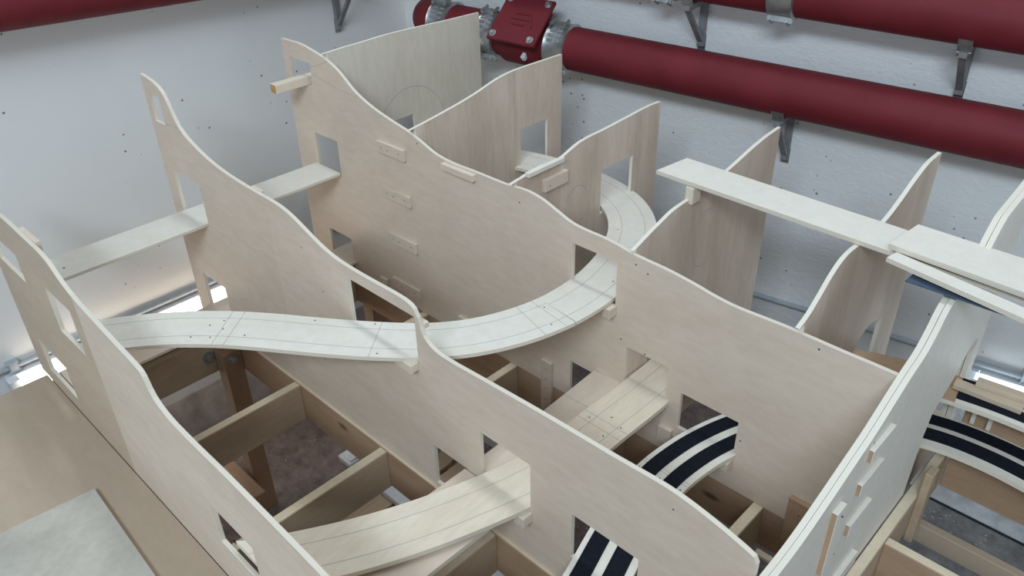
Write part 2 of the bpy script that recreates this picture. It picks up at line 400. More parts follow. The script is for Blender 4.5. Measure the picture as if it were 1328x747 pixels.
# inspection chamber between the two couplings
ch = thing('inspection_chamber', low(.69), 'dark red inspection fitting with bolted square cover on the lower pipe', 'pipe fitting')
a, b = low(.575), low(.805); d = (b-a).normalized()
sweep('body', [a, a+d*.02, a+d*.05, b-d*.05, b-d*.02, b], [RP, RP+.002, RP+.016, RP+.016, RP+.002, RP], 'red', ch, 40)
nv = (NR*math.cos(math.radians(50))+Vector((0, 0, 1))*math.sin(math.radians(50))).normalized(); tv = nv.cross(d).normalized()
cc = low(.712)+nv*(RP+.012)
obox('neck', cc, (d, tv, nv), (.165, .15, .035), 'red', ch, .006)
bm_c = obox('cover', cc+nv*.026, (d, tv, nv), (.20, .19, .014), 'red', ch, .006)
for sx in (-1, 1):
    for sy in (-1, 1):
        q = cc+nv*.033+d*sx*.079+tv*sy*.074; bo = tube('bolt', q, q+nv*.011, .0085, 'steel', bm_c, 6); tube('washer', q-nv*.001, q+nv*.002, .013, 'steel', bm_c, 14)
for k in (-.022, .0, .022): obox('rib', cc+nv*.034-tv*k, (d, tv, nv), (.055 if k else .075, .007, .004), 'red', bm_c, .001)
obox('rib', cc+nv*.034+d*.045, ((d+tv*.5).normalized(), (tv-d*.5).normalized(), nv), (.008, .06, .004), 'red', bm_c, .001)
obox('lug', low(.735)+nv*.0+NR*(RP+.012)-Vector((0, 0, .03)), (d, nv.cross(d), nv), (.016, .03, .02), 'pvc', ch, .002)
# brackets
def bracket(base, out, along, z_top, z_bot, label, reach=.155, parent=None):
    r = thing('pipe_bracket', base+Vector((0, 0, z_bot)), label, 'pipe bracket', 'steel pipe brackets')
    Z = Vector((0, 0, 1))
    obox('wall_rail', base+out*.012+Z*((z_top+z_bot)/2), (along, out, Z), (.022, .016, z_top-z_bot), 'steel_dark', r)
    obox('arm', base+out*(reach/2)+Z*(z_top-.014), (along, out, Z), (.022, reach, .016), 'steel_dark', r)
    p0 = base+out*.022+Z*(z_bot+.02); p1 = base+out*(reach-.01)+Z*(z_top-.02); dv = (p1-p0); ln = dv.length; dv.normalize()
    obox('strut', (p0+p1)/2, (along, dv.cross(along), dv), (.020, .010, ln), 'steel_dark', r)
    obox('saddle', base+out*(reach+.004)+Z*(z_top+.012), (along, (out-Z*.5).normalized(), (Z+out*.5).normalized()), (.036, .004, .042), 'steel', r)
    obox('foot_plate', base+out*.003+Z*(z_bot+.01), (along, out, Z), (.026, .005, .05), 'steel', r)
    tube('bolt', base+out*.004+Z*(z_bot+.005), base+out*.016+Z*(z_bot+.005), .007, 'steel', r, 8)
    return r
bracket(R3(1.65), NR, U, low(1.65).z-RP-.002, 1.148, 'V-shaped steel bracket carrying the lower right pipe')
bracket(R3(1.315), NR, U, upp(1.315).z-RP-.002, 1.475, 'V-shaped steel bracket under the left part of the upper right pipe')
bracket(R3(2.105), NR, U, upp(2.105).z-RP-.002, 1.452, 'steel bracket under the upper pipe near the right edge')
bracket(Vector((XL, 1.835, 0)), Vector((1, 0, 0)), Vector((0, 1, 0)), lft(1.835).z-RP-.002, 1.425, 'V-shaped steel bracket on the left wall beside the corner')

# ------------------------------------------------------------------ lamps low on the walls and their cable conduits
def tube_lamp(p0, p1, out, label, lm='lamp'):
    d = (p1-p0); L = d.length; d.normalize(); Z = Vector((0, 0, 1)); c = (p0+p1)/2
    r = thing('tube_light', c+Z*.497, label, 'tube light', 'tube lights low on the walls')
    obox('housing', c+out*.012+Z*.537, (d, out, Z), (L, .022, .076), 'pvc', r)
    obox('diffuser', c+out*.047+Z*.5365, (d, out, Z), (L-.06, .048, .072), lm, r, .008)
    obox('added_hood', c+out*.015+Z*.5775, (d, out, Z), (L, .030, .005), 'pvc', r)  # plate added to keep lamp light off the wall above
    for e in (p0, p1):
        s = 1 if e is p0 else -1
        obox('end_cap', e+d*s*.015+out*.03+Z*.537, (d, out, Z), (.03, .056, .074), 'pvc', r, .003)
tube_lamp(Vector((XL, .335, 0)), Vector((XL, 1.27, 0)), Vector((1, 0, 0)), 'glowing tube light low on the left wall behind the panels')
tube_lamp(R3(2.36), R3(4.2), NR, 'glowing tube light low on the right wall at the right edge', 'lamp_cool')
def conduit(p0, p1, out, clips, label):
    d = (p1-p0).normalized(); Z = Vector((0, 0, 1)); r = thing('conduit', (p0+p1)/2+out*.012+Z*.60, label, 'conduit', 'cable conduits')
    tube('tube', p0+out*.012+Z*.602, p1+out*.012+Z*.602, .0095, 'conduit', r, 12)
    for s in clips: obox('clip', p0+d*s+out*.012+Z*.607, (d, out, Z), (.03, .03, .034), 'conduit', r, .004)
conduit(Vector((XL, -1.0, 0)), Vector((XL, 2.1, 0)), Vector((1, 0, 0)), (1.37, 2.175, 2.6), 'thin cable conduit on the left wall above the low tube light')
conduit(R3(.1), R3(4.6), NR, (1.2, 2.42, 3.4), 'thin cable conduit on the right wall above the low tube light')

# ------------------------------------------------------------------ bench frames
BT, BB = .750, .622
fr = thing('bench_frame', (-1.3, 1.2, 0), 'open pine timber frame carrying the large left layout module', 'bench frame', 'bench frames')
def beam_x(y0, y1, x0, x1, p, m='pine'): return box('long_beam', (x0, y0, BB), (x1, y1, BT), m, p, .002, {'+z': 'pine_cut_lit'})  # top face painted paler than the sides, as if lit
def beam_y(x0, x1, y0, y1, p): return box('cross_beam', (x0, y0, BB), (x1, y1, BT), 'pine_y', p, .002, {'+z': 'pine_cut_lit'})
XE = -.3365
for y0, y1 in ((.398, .426), (.884, .912), (1.3815, 1.4095), (1.99, 2.018)): beam_x(y0, y1, -2.35, XE, fr)
for xr in (-2.165, -1.755, -1.35, -.945, -.533):
    for y0, y1 in ((.426, .884), (.912, 1.3815), (1.4095, 1.99)): beam_y(xr-.028, xr, y0, y1, fr)
for y0, y1 in ((.426, .884), (.912, 1.3815), (1.4095, 1.99)):
    beam_y(-2.35, -2.322, y0, y1, fr); beam_y(XE-.028, XE, y0, y1, fr)
def leg(x0, x1, y0, y1, p, top=BB+.09, m='pine_z'):
    l = box('leg', (x0, y0, 0), (x1, y1, top), m, p, .002, {'-y': 'pine_y'}); return l
leg(-2.164, -2.105, .820, .882, fr)
leg(-2.164, -2.105, 1.40, 1.46, fr); leg(-.47, -.41, .822, .884, fr); leg(-.47, -.41, 1.40, 1.46, fr); leg(-2.164, -2.105, .43, .49, fr); leg(-.47, -.41, .43, .49, fr)
for q in ((-2.104, .85, .685), (-2.164, .80, .69)): tube('bolt', Vector(q), Vector(q)+Vector((.012, 0, 0)), .011, 'steel', fr, 6)
for q in ((-2.104, .85, .685), (-2.164, .80, .69)): tube('washer', Vector(q)-Vector((.001, 0, 0)), Vector(q)+Vector((.003, 0, 0)), .019, 'steel', fr, 16)
box('stretcher', (-2.24, .745, .15), (-2.00, .805, .20), 'pine', fr, .002, {'+x': 'pine_z'})
fr2 = thing('bench_frame', (.4, 1.7, 0), 'open pine timber frame of the next module at the lower right', 'bench frame', 'bench frames')
X2 = -.306
box('end_beam', (X2, .95, .62), (X2+.026, 1.875, .75), 'pine_y', fr2, .002, {'+z': 'pine_cut_lit'})  # lit look of the beam tops is put into their paler colour
box('cross_beam', (X2+.026, 1.470, .622), (1.6, 1.496, .75), 'pine', fr2, .002, {'+z': 'pine_cut_lit'})
box('rear_beam', (X2+.026, 1.885, .622), (1.6, 1.903, .954), 'pine', fr2, .002, {'+z': 'pine_cut_lit'})
box('low_rail', (X2-.0, 1.80, .478), (1.6, 1.826, .540), 'ochre_ply', fr2, .002)
box('leg', (1.2, 1.835, 0), (1.25, 1.885, .68), 'pine_z', fr2, .002)
box('leg', (1.2, 1.496, 0), (1.25, 1.545, .68), 'pine_z', fr2, .002)
box('leg', (X2+.027, .96, 0), (X2+.075, 1.01, .68), 'pine_z', fr2, .002)
box('cleat', (X2-.001+.027, 1.66, .60), (X2+.045, 1.70, .83), 'pine_y', fr2, .002)
for xx in (-.262, -.225): box('dowel', (xx, 1.872, .86), (xx+.010, 1.885, .93), 'birch_white', fr2, .001)

# front table with its sheet
tb = thing('work_table', (-1.1, -.2, 0), 'flat plywood table top in the bottom left corner', 'table')
box('table_top', (-2.365, -1.2, .732), (.30, .3935, .7495), 'ochre_ply', tb, .001, {'+y': 'edge_z', '-y': 'edge_z'})
for x in (-2.30, .20):
    for y in (-1.1, .30): box('leg', (x, y, 0), (x+.05, y+.05, .732), 'pine_z', tb, .002)
sh = thing('loose_sheet', (-1.2, -.2, .75), 'scuffed greyish plywood sheet lying on the table top at the bottom left', 'plywood sheet')
sv = [(-1.775, .295), (-.62, .245), (-.70, -1.0), (-1.90, -.95)]
n_ = 4; vs = [(x+1.2, y+.2, z-.75) for z in (.7502, .7622) for x, y in sv]
finish('sheet', vs, [(0, 1, 2, 3), (4, 5, 6, 7), (0, 1, 5, 4), (1, 2, 6, 5), (2, 3, 7, 6), (3, 0, 4, 7)], ['grey_sheet', 'edge_z'], [0, 0, 1, 1, 1, 1], sh)

# ------------------------------------------------------------------ plywood landscape panels
A_RIDGE = [(-2.3453, 1.5504), (-2.2911, 1.5441), (-2.2345, 1.5365), (-2.2168, 1.5009), (-2.1978, 1.4586), (-2.1773, 1.4276), (-2.145, 1.411), (-2.1081, 1.3959), (-2.048, 1.3764), (-1.9788, 1.3626), (-1.8927, 1.3573), (-1.8028, 1.3525), (-1.7508, 1.354), (-1.691, 1.3523), (-1.6458, 1.3419), (-1.5945, 1.3216), (-1.5235, 1.2946), (-1.4758, 1.2832), (-1.4002, 1.2818), (-1.3222, 1.2807), (-1.2473, 1.284), (-1.2051, 1.2823), (-1.1829, 1.2741), (-1.1727, 1.2524), (-1.1702, 1.2311), (-1.1625, 1.2099), (-1.1464, 1.1927), (-1.1143, 1.1838), (-1.0745, 1.1834), (-1.0094, 1.1867), (-0.9205, 1.1906), (-0.7925, 1.1951), (-0.7167, 1.1966), (-0.6434, 1.1954), (-0.5694, 1.1993), (-0.5253, 1.2018), (-0.479, 1.1976), (-0.4125, 1.1861), (-0.3537, 1.1677), (-0.3217, 1.1588), (-0.3019, 1.1551)]
B_RIDGE = [(-2.3869, 1.5402), (-2.3419, 1.5407), (-2.3036, 1.5439), (-2.272, 1.5411), (-2.2355, 1.5345), (-2.1753, 1.5254), (-2.1295, 1.5127), (-2.0862, 1.4929), (-2.0542, 1.4685), (-2.0286, 1.4513), (-2.0046, 1.4363), (-1.9276, 1.4098), (-1.856, 1.3938), (-1.7728, 1.383), (-1.7171, 1.3648), (-1.6602, 1.3371), (-1.5987, 1.3348), (-1.4929, 1.3372), (-1.4335, 1.337), (-1.3846, 1.3331), (-1.3366, 1.3403), (-1.3091, 1.3435), (-1.2449, 1.337), (-1.2005, 1.3161), (-1.1568, 1.2987), (-1.1069, 1.2948), (-1.0493, 1.2998), (-0.9952, 1.2914), (-0.9629, 1.2849), (-0.9359, 1.2828), (-0.8601, 1.2829), (-0.7928, 1.2737), (-0.7355, 1.2627), (-0.6885, 1.2582), (-0.6292, 1.2611), (-0.5603, 1.2647), (-0.5051, 1.262), (-0.4393, 1.2601), (-0.3834, 1.2623), (-0.3261, 1.2607)]
C_RIDGE = [(-2.4034, 1.3421), (-2.2774, 1.3453), (-2.1498, 1.3583), (-2.0929, 1.3508), (-2.0572, 1.3551), (-1.9705, 1.3455), (-1.9123, 1.3512), (-1.8549, 1.3372), (-1.8303, 1.3128), (-1.773, 1.2799), (-1.6489, 1.2793), (-1.5497, 1.2554), (-1.4793, 1.2517), (-1.4453, 1.25), (-1.4387, 1.2259), (-1.4337, 1.1925), (-1.3817, 1.1636), (-1.2785, 1.1643), (-1.1631, 1.1645), (-1.0387, 1.1588), (-0.9356, 1.1513), (-0.8712, 1.1525), (-0.8496, 1.1421)]
P1_RIDGE = [(1.3733, 1.535), (1.4148, 1.5353), (1.4608, 1.5407), (1.5081, 1.5377), (1.5511, 1.5407), (1.6075, 1.5435), (1.6859, 1.5422), (1.7706, 1.5403), (1.8744, 1.5364), (1.9612, 1.5353), (2.0361, 1.5343)]
P2_RIDGE = [(1.3668, 1.3927), (1.4314, 1.3995), (1.503, 1.411), (1.5879, 1.4223), (1.6433, 1.4341), (1.69, 1.4463), (1.7477, 1.461), (1.8169, 1.465), (1.9029, 1.4633), (2.0308, 1.4631)]
P3_RIDGE = [(1.3699, 1.3474), (1.3935, 1.3534), (1.4225, 1.3478), (1.4268, 1.3607), (1.4964, 1.3596), (1.5592, 1.3558), (1.5752, 1.3563), (1.6105, 1.3712), (1.6465, 1.3793), (1.6832, 1.3852), (1.7384, 1.3825), (1.7898, 1.386), (1.8416, 1.391), (1.8827, 1.3888), (1.9292, 1.3972), (1.9779, 1.3959), (2.0278, 1.3945)]
P4_RIDGE = [(1.3812, 1.2938), (1.4339, 1.3136), (1.4938, 1.3274), (1.5366, 1.3444), (1.5756, 1.3466), (1.6237, 1.3416), (1.6366, 1.3582), (1.6935, 1.3551), (1.7988, 1.3623), (1.8478, 1.3823), (1.9092, 1.3892), (1.9701, 1.4048), (2.0442, 1.4073)]
P5_RIDGE = [(1.3676, 1.2812), (1.4044, 1.2892), (1.445, 1.3246), (1.4869, 1.3579), (1.5206, 1.3785), (1.5627, 1.3819), (1.5891, 1.3811), (1.6809, 1.3757), (1.7454, 1.385), (1.8077, 1.4101), (1.8785, 1.4394), (1.9325, 1.4669), (2.0121, 1.4618)]
P6_RIDGE = [(1.8459, 1.4764), (1.7895, 1.4724), (1.7524, 1.4654), (1.7115, 1.4533), (1.6861, 1.4248), (1.6007, 1.405), (1.5428, 1.3768), (1.5081, 1.3634), (1.4788, 1.3205), (1.4475, 1.2803), (1.3802, 1.2798), (1.3285, 1.246), (1.2524, 1.2069), (1.1575, 1.1867), (1.0655, 1.1546), (0.9939, 1.1317), (0.9197, 1.125)]
DECK_IN = [(-1.3732, 1.7787), (-1.3239, 1.7466), (-1.2755, 1.7035), (-1.2341, 1.658), (-1.1632, 1.527), (-1.1367, 1.3701), (-1.1457, 1.2704), (-1.1622, 1.1923), (-1.1862, 1.125), (-1.2166, 1.0661), (-1.2543, 1.0164), (-1.299, 0.9756), (-1.3504, 0.9332), (-1.4286, 0.8753), (-1.5125, 0.819), (-1.5623, 0.7919), (-1.6757, 0.7136), (-1.7492, 0.6468), (-1.8116, 0.5744), (-1.8566, 0.5104)]
YA, YB, YCC = .8925, 1.380, .3945
A_RIDGE[-1] = (-.3365, 1.152)
pA = plywood('landscape_panel', A_RIDGE, .7505, (-2.352, XE), [rect(-2.322, -2.262, 1.417, 1.500), rect(-2.290, -2.136, 1.130, 1.272), rect(-2.272, -2.132, .795, .922), rect(-1.432, -1.186, 1.122, 1.2505),
    rect(-1.160, -1.040, .765, .890), rect(-.993, -.842, .905, 1.036), rect(-.727, -.560, .848, .977)], 'y', YA,
    'long birch plywood panel in the middle with an arch where the white board passes', 'birch_x', split=-1.765)
pB = plywood('landscape_panel', B_RIDGE, .7505, (-2.392, -.3320), [rect(-2.357, -2.243, 1.411, 1.488), rect(-2.276, -2.150, 1.125, 1.250), rect(-2.276, -2.148, .765, .889), rect(-1.1455, -1.004, 1.118, 1.2475),
    rect(-1.145, -.995, .765, .8755), rect(-.9605, -.8335, .898, 1.015), rect(-.7905, -.632, .848, .960)], 'y', YB,
    'longest plywood panel further back, joined to the cross panels behind it', 'birch_x')
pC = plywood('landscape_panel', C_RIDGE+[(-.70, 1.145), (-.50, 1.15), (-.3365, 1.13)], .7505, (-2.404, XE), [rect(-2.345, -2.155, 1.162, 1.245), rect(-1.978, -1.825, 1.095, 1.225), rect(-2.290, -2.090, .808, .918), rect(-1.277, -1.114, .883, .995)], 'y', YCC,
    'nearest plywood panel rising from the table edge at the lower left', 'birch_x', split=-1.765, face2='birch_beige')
pA_, pB_ = pA, pB
YW = YB+.010
p1 = plywood('cross_panel', P1_RIDGE, .7505, (YW, 2.040), [rect(1.57, 1.709, 1.118, 1.252)], 'x', -2.151, 'rearmost cross panel with a large pencilled arc, against the room corner', 'birch_pale')
p2 = plywood('cross_panel', P2_RIDGE, .7505, (YW, 2.030), [rect(1.826, 1.959, 1.118, 1.262)], 'x', -1.7505, 'streaky cross panel with a square opening, second from the corner', 'birch_z')
p3 = plywood('cross_panel', P3_RIDGE, .7505, (YW, 2.030), [rect(1.750, 1.902, 1.118, 1.262)], 'x', -1.350, 'cross panel in front of the curved white board, with a cleat near its ridge', 'birch_z')
p4 = plywood('cross_panel', P4_RIDGE, .7505, (YW, 2.044), [rect(1.477, 1.66, .80, 1.0)], 'x', -.960, 'pinkish cross panel with pencilled oval under the left end of the long plank', 'birch_z')
p5 = plywood('cross_panel', P5_RIDGE, .7505, (YW, 2.012), [[(1.61, .85), (1.89, .85), (1.892, 1.048), (1.81, 1.064), (1.773, 1.057), (1.750, 1.041), (1.742, 1.025), (1.70, .99), (1.64, .97), (1.61, .95)]], 'x', -.531, 'cross panel with a narrow arched slot, right of the pinkish one', 'birch_z')
P6R = P6_RIDGE[:-1]+[(.9197, 1.132), (.80, 1.12), (.60, 1.14), (.405, 1.13)]
P6R = [(1.944, 1.492)]+[(y, min(z, 1.376) if 1.5 < y < 1.69 else z) for y, z in P6R]
arch = [(1.944, .7505), (1.905, .7505), (1.888, .86), (1.888, 1.093), (1.860, 1.093), (1.827, 1.0855), (1.783, 1.051), (1.762, 1.034), (1.667, .994), (1.650, .93), (1.645, .7505)]
p6 = plywood('cross_panel', P6R, .7505, (.405, 1.944), [], 'x', -.3075, 'nearest cross panel closing the right end, with wooden cleats on its face', 'birch_white', bottom=arch, t=.011)
p7 = plywood('cross_panel', [(p[0], p[1]-.004) for p in P6R], .7505, (.405, 1.944), [], 'x', -.3200, 'twin cross panel pressed against the back of the right end panel', 'birch_white', bottom=arch, t=.0115)

# cleats and screws on the panels
def cleat(p, lo, hi, scr=(), m='birch_x', axis=(0, -1, 0), mats=None):
    c = box('cleat', lo, hi, m, p, .001, mats)
    for q in scr: screw(c, q, axis, .0024)
yb = YB
for x0, x1, zt in ((-1.917, -1.792, 1.320), (-1.912, -1.785, 1.170), (-1.905, -1.775, 1.010), (-1.917, -1.780, .836)):
    cleat(pB, (x0, yb-.012, zt-.037), (x1, yb, zt), [(x0+.02, yb-.012, zt-.018), (x0+.05, yb-.012, zt-.02), (x1-.022, yb-.012, zt-.017)])
cleat(pB, (-1.988, yb-.012, .78), (-1.952, yb, .806)); cleat(pB, (-1.595, yb-.012, .76), (-1.550, yb, .825))
cleat(pB, (-1.620, yb-.016, 1.312), (-1.492, yb, 1.332), [])
cleat(pB, (-1.245, yb-.012, .655), (-1.206, yb, .837), [(-1.226, yb-.012, z) for z in (.81, .775, .74, .70, .67)], 'birch_z')
cleat(pB, (-.475, yb-.014, .70), (-.415, yb, .838), [(-.445, yb-.014, .80)], 'pine')
cleat(pB, (-.840, yb-.014, .79), (-.800, yb, .836)); cleat(pB, (-1.022, yb-.030, 1.095), (-.998, yb, 1.124))
cleat(pB, (-.648, yb-.03, .822), (-.628, yb, .8485))
for q in ((-1.735, 1.355), (-1.33, 1.30), (-.915, 1.25), (-.905, 1.02), (-.488, 1.245), (-.98, 1.03), (-.345, 1.19), (-.95, 1.262), (-.62, .91)): screw(pB, (q[0], yb, q[1]), (0, -1, 0), .0028)
cleat(pA, (-1.245, YA-.024, 1.104), (-1.186, YA, 1.1265), [], 'spruce_deck'); cleat(pA, (-.866, YA-.03, .872), (-.836, YA, .900), [], 'spruce_deck')
cleat(pA, (-1.190, YA+.010, 1.222), (-1.165, YA+.024, 1.236), []); cleat(pA, (-1.84, YA+.010, 1.345), (-1.79, YA+.018, 1.357), [])
cleat(pA, (-.44, YA-.018, .752), (-.345, YA, .86), [], 'pine')
for q in ((-1.62, 1.26), (-1.55, 1.16), (-1.60, .92), (-.50, 1.16)): screw(pA, (q[0], YA, q[1]), (0, -1, 0), .0022)
cleat(pC, (-2.06, YCC+.010, 1.325), (-1.955, YCC+.022, 1.353), [])
cleat(p3, (-1.350, 1.424, 1.352), (-1.336, 1.568, 1.365), [], 'birch_white'); cleat(p3, (-1.350, 1.49, 1.285), (-1.338, 1.585, 1.322), [(-1.338, 1.51, 1.30)], 'birch_y', (1, 0, 0))
cleat(p4, (-.972, 1.602, 1.335), (-.950, 1.640, 1.3795), [], 'spruce_deck')
xf = -.3075
for y, zt in ((1.236, 1.186), (1.223, 1.108), (1.222, .998)): cleat(p6, (xf, y, zt-.031), (xf+.010, y+.10, zt), [], 'birch_white', mats={'-y': 'pine'})
cleat(p6, (xf, 1.112, .953), (xf+.012, 1.150, 1.121), [(xf+.014, 1.135, 1.10)], 'birch_white', (1, 0, 0), {'-y': 'pine'}); cleat(p6, (xf, 1.235, .80), (xf+.012, 1.33, .834), [], 'birch_white', mats={'-y': 'pine'})
for q in ((1.255, 1.19), (1.31, 1.10), (1.20, .93)): screw(p6, (xf, q[0], q[1]), (1, 0, 0), .0022)
# pencilled arcs on the panels
def arc(p, x, cy, cz, ry, rz, a0, a1, w=.0009):
    pts = [Vector((cy+ry*math.cos(math.radians(a)), cz+rz*math.sin(math.radians(a)))) for a in [a0+(a1-a0)*k/30 for k in range(31)]]
    A = offset_curve(pts, -w); B = offset_curve(pts, w); pl = Vector(p.location); vs = []
    for xx in (x-.0002, x+.0004):
        for L in (A, B): vs += [(xx-pl.x, q.x-pl.y, q.y-pl.z) for q in L]
    n = 31; fs = []
    for i in range(n-1): fs += [(i, i+1, n+i+1, n+i), (2*n+i, 3*n+i, 3*n+i+1, 2*n+i+1), (i, 2*n+i, 2*n+i+1, i+1), (n+i, n+i+1, 3*n+i+1, 3*n+i)]
    finish('pencil_line', vs, fs, ['pencil'], None, p)
arc(p1, -2.151, 1.70, 1.18, .155, .17, 10, 150); 
arc(p4, -.960, 1.70, 1.20, .055, .085, 0, 355); arc(p3, -1.35, 1.64, 1.19, .05, .06, 20, 330)
def zline(p, x, y, z0, z1, w=.0007):
    box('pencil_line', (x-.0002, y-w, z0), (x+.0004, y+w, z1), 'pencil', p, 0)
zline(p2, -1.7505, 1.80, 1.10, 1.455); zline(p3, -1.35, 1.93, 1.10, 1.38); zline(p3, -1.35, 1.72, 1.00, 1.37)
def xline(p, y, pts, w=.0007):
    for (x0, z0), (x1, z1) in zip(pts, pts[1:]):
        a_ = Vector((x0, z0)); b_ = Vector((x1, z1)); n_ = (b_-a_).normalized(); o_ = Vector((-n_.y, n_.x))*w; pl = Vector(p.location)
        q = [a_-o_, b_-o_, b_+o_, a_+o_]; vs = [(k.x-pl.x, yy-pl.y, k.y-pl.z) for yy in (y+.0002, y-.0004) for k in q]
        finish('pencil_line', vs, [(0, 1, 2, 3), (4, 5, 6, 7), (0, 1, 5, 4), (1, 2, 6, 5), (2, 3, 7, 6), (3, 0, 4, 7)], ['pencil'], None, p)
xline(pB, YB, [(-2.24, 1.455), (-2.10, 1.435), (-2.00, 1.43)]); xline(pB, YB, [(-2.24, 1.475), (-2.16, 1.505), (-2.14, 1.515)])
xline(pA, YA, [(-2.262, 1.42), (-2.22, 1.430), (-2.18, 1.43)])

# ------------------------------------------------------------------ track bed boards
ZD = 1.137; WD = .139
inner = [(-2.19, 1.60), (-1.95, 1.755), (-1.75, 1.829), (-1.56, 1.832), (-1.44, 1.812)]+DECK_IN[:7]+DECK_IN[7:]+[(-1.893, .452), (-1.919, .414)]
full = spline(soften(inner, 2), .02)
def cut(P, fn0, fn1): 
    i0 = min(range(len(P)), key=lambda i: fn0(P[i])); i1 = min(range(len(P)), key=lambda i: fn1(P[i])); return P[i0:i1+1]
J1 = Vector((-1.146, 1.27)); J2 = Vector((-1.660, .725))
rev = [Vector((p.x, p.y)) for p in reversed(full)]      # runs from the near end so that the board lies on one side
def side_ok(P): return P
d_left = cut(rev, lambda p: (p-rev[0]).length, lambda p: (p-J2).length)
d_mid = cut(rev, lambda p: (p-J2).length, lambda p: (p-J1).length)
d_back = cut(rev, lambda p: (p-J1).length, lambda p: (p-rev[-1]).length)
WN = -WD
def deckR(name, P, width, z, label, face, **kw):
    """board on the right-hand side of the edge P"""
    A = offset_curve([Vector(p) for p in P], -width); return deck(name, A, width, z, label, face, **kw)
YMIN[0] = .4055
deckR('track_board', d_left, WD, ZD, 'left part of the upper white curved board, ending at the nearest panel', 'birch_white', t=.010, lines=(.24, .78), screws=((.8, .2), (.88, .55), (.93, .2), (.95, .7), (.98, .45)), cross=(.97,))
deckR('track_board', d_mid, WD, ZD, 'middle part of the upper white curved board, passing through the arch of the middle panel', 'birch_white', t=.010, lines=(.24, .78), cross=(.02, .42, .90, .97), screws=((.22, .9), (.06, .3), (.94, .2), (.98, .7), (.44, .1), (.40, .93)))
deckR('track_board', d_back, WD, ZD, 'rear part of the upper white curved board, sweeping behind the long panel', 'birch_white', t=.010, lines=(.24, .72), screws=((.3, .8), (.12, .3)))
# middle level board
i2 = spline(soften([(-1.236, .385), (-1.20, .44), (-1.1396, .5265), (-1.083, .63), (-1.0332, .7396), (-.9921, .8671), (-.974, .935), (-.9602, .9856), (-.957, 1.075)], 1), .02)
deckR('track_board', i2, .140, .915, 'yellowish lower board curving through the nearest and the middle panel', 'spruce_deck', t=.012, lines=(.25, .72))
i2b = spline([(-.957, 1.0765), (-.957, 1.20), (-.955, 1.375), (-.965, 1.55), (-1.02, 1.75)], .02)
deckR('track_board', i2b, .133, .915, 'yellowish flat board between the middle and the long panel, with cross joints', 'spruce_deck', t=.012, lines=(.25, .72), cross=(.15, .19), screws=((.13, .3), (.17, .8), (.22, .5), (.2, .2)))
deckR('track_board', [Vector((-1.052, .43)), Vector((-1.050, .65)), Vector((-1.046, .889))], .165, .8905, 'grey straight board tucked under the yellowish one in front of the middle panel', 'birch_y', t=.012, lines=(), screws=((.8, .1), (.85, .25)))
deckR('track_board', [Vector((-1.046, .9045)), Vector((-1.048, 1.15)), Vector((-1.058, 1.377))], .155, .8905, 'grey straight board reaching the square hole of the long panel', 'birch_y', t=.012, lines=(), cross=(.72,), screws=((.75, .3), (.9, .12)))
YMIN[0] = -9
# foam covered boards
fi = spline(soften([(-.60, .44), (-.655, .65), (-.7016, .8573), (-.7417, .9684), (-.770, 1.09), (-.7815, 1.1902), (-.7770, 1.2704), (-.7618, 1.3818), (-.728, 1.50), (-.66, 1.62), (-.56, 1.735), (-.45, 1.81), (-.34, 1.851), (-.245, 1.868), (-.12, 1.868), (.05, 1.842), (.30, 1.77), (.60, 1.64)], 1), .02)
F = [Vector((p.x, p.y)) for p in fi]; k1 = min(range(len(F)), key=lambda i: (F[i]-Vector((-.7816, 1.165))).length); k2 = min(range(len(F)), key=lambda i: abs(F[i].x+.42)+(10 if F[i].y < 1.5 else 0))
ZF = .8625
deckR('foam_track_board', F[:k1+1], .129, ZF, 'board with two black foam strips coming out of the middle panel at the bottom', 'birch_white', lines=(), foam=((.13, .44), (.60, .90)), cross=())
deckR('foam_track_board', F[k1:k2+1], .129, ZF, 'short curved board with black foam strips entering the long panel', 'birch_white', lines=(), foam=((.14, .42), (.60, .89)), cross=(.06, .075), screws=((.03, .5), (.03, .07), (.03, .95)))
deckR('foam_track_board', F[k2:], .133, ZF, 'nearer of the two foam striped boards at the right edge', 'birch_white', lines=(), foam=((.18, .50), (.65, .93)))
fr_ = [Vector((p.x, p.y)) for p in spline([(-.66, 1.76), (-.553, 1.825), (-.43, 1.870), (-.311, 1.898), (-.18, 1.912), (-.02, 1.908), (.20, 1.87), (.5, 1.78)], .02)]
kk = min(range(len(fr_)), key=lambda i: abs(fr_[i].x+.315))
deckR('track_board', fr_[:kk+1], .120, .968, 'bare board coloured brown for shade between the arched slot panel and the right end panel', 'pine', lines=())  # pine brown puts the shade on this bare deck into its colour
deckR('foam_track_board', fr_[kk:], .120, .968, 'farther foam striped board at the right edge, higher up', 'birch_white', lines=(), foam=((.14, .44), (.58, .88)))
def bar(name, a, b, w, h, z, m, label, cat, group=None, part='board'):
    a = Vector(a); b = Vector(b); d = (b-a); L = d.length; d.normalize(); c = (a+b)/2
    r = thing(name, (c.x, c.y, z), label, cat, group); obox(part, (c.x, c.y, z+h/2), ((d.x, d.y, 0), (-d.y, d.x, 0), (0, 0, 1)), (L, w, h), m, r); return r
bar('wood_batten', (-.315, 1.838), (-.165, 1.845), .030, .014, .9712, 'birch_beige', 'flat batten lying across the farther foam striped board', 'batten', 'loose battens')  # darker beige face colour stands in for shade on the batten
bar('wood_batten', (-.275, 1.862), (-.162, 1.872), .030, .012, .9855, 'birch_beige', 'thin batten stacked on top of another at the right edge', 'batten', 'loose battens')  # shade painted in by the same darker beige

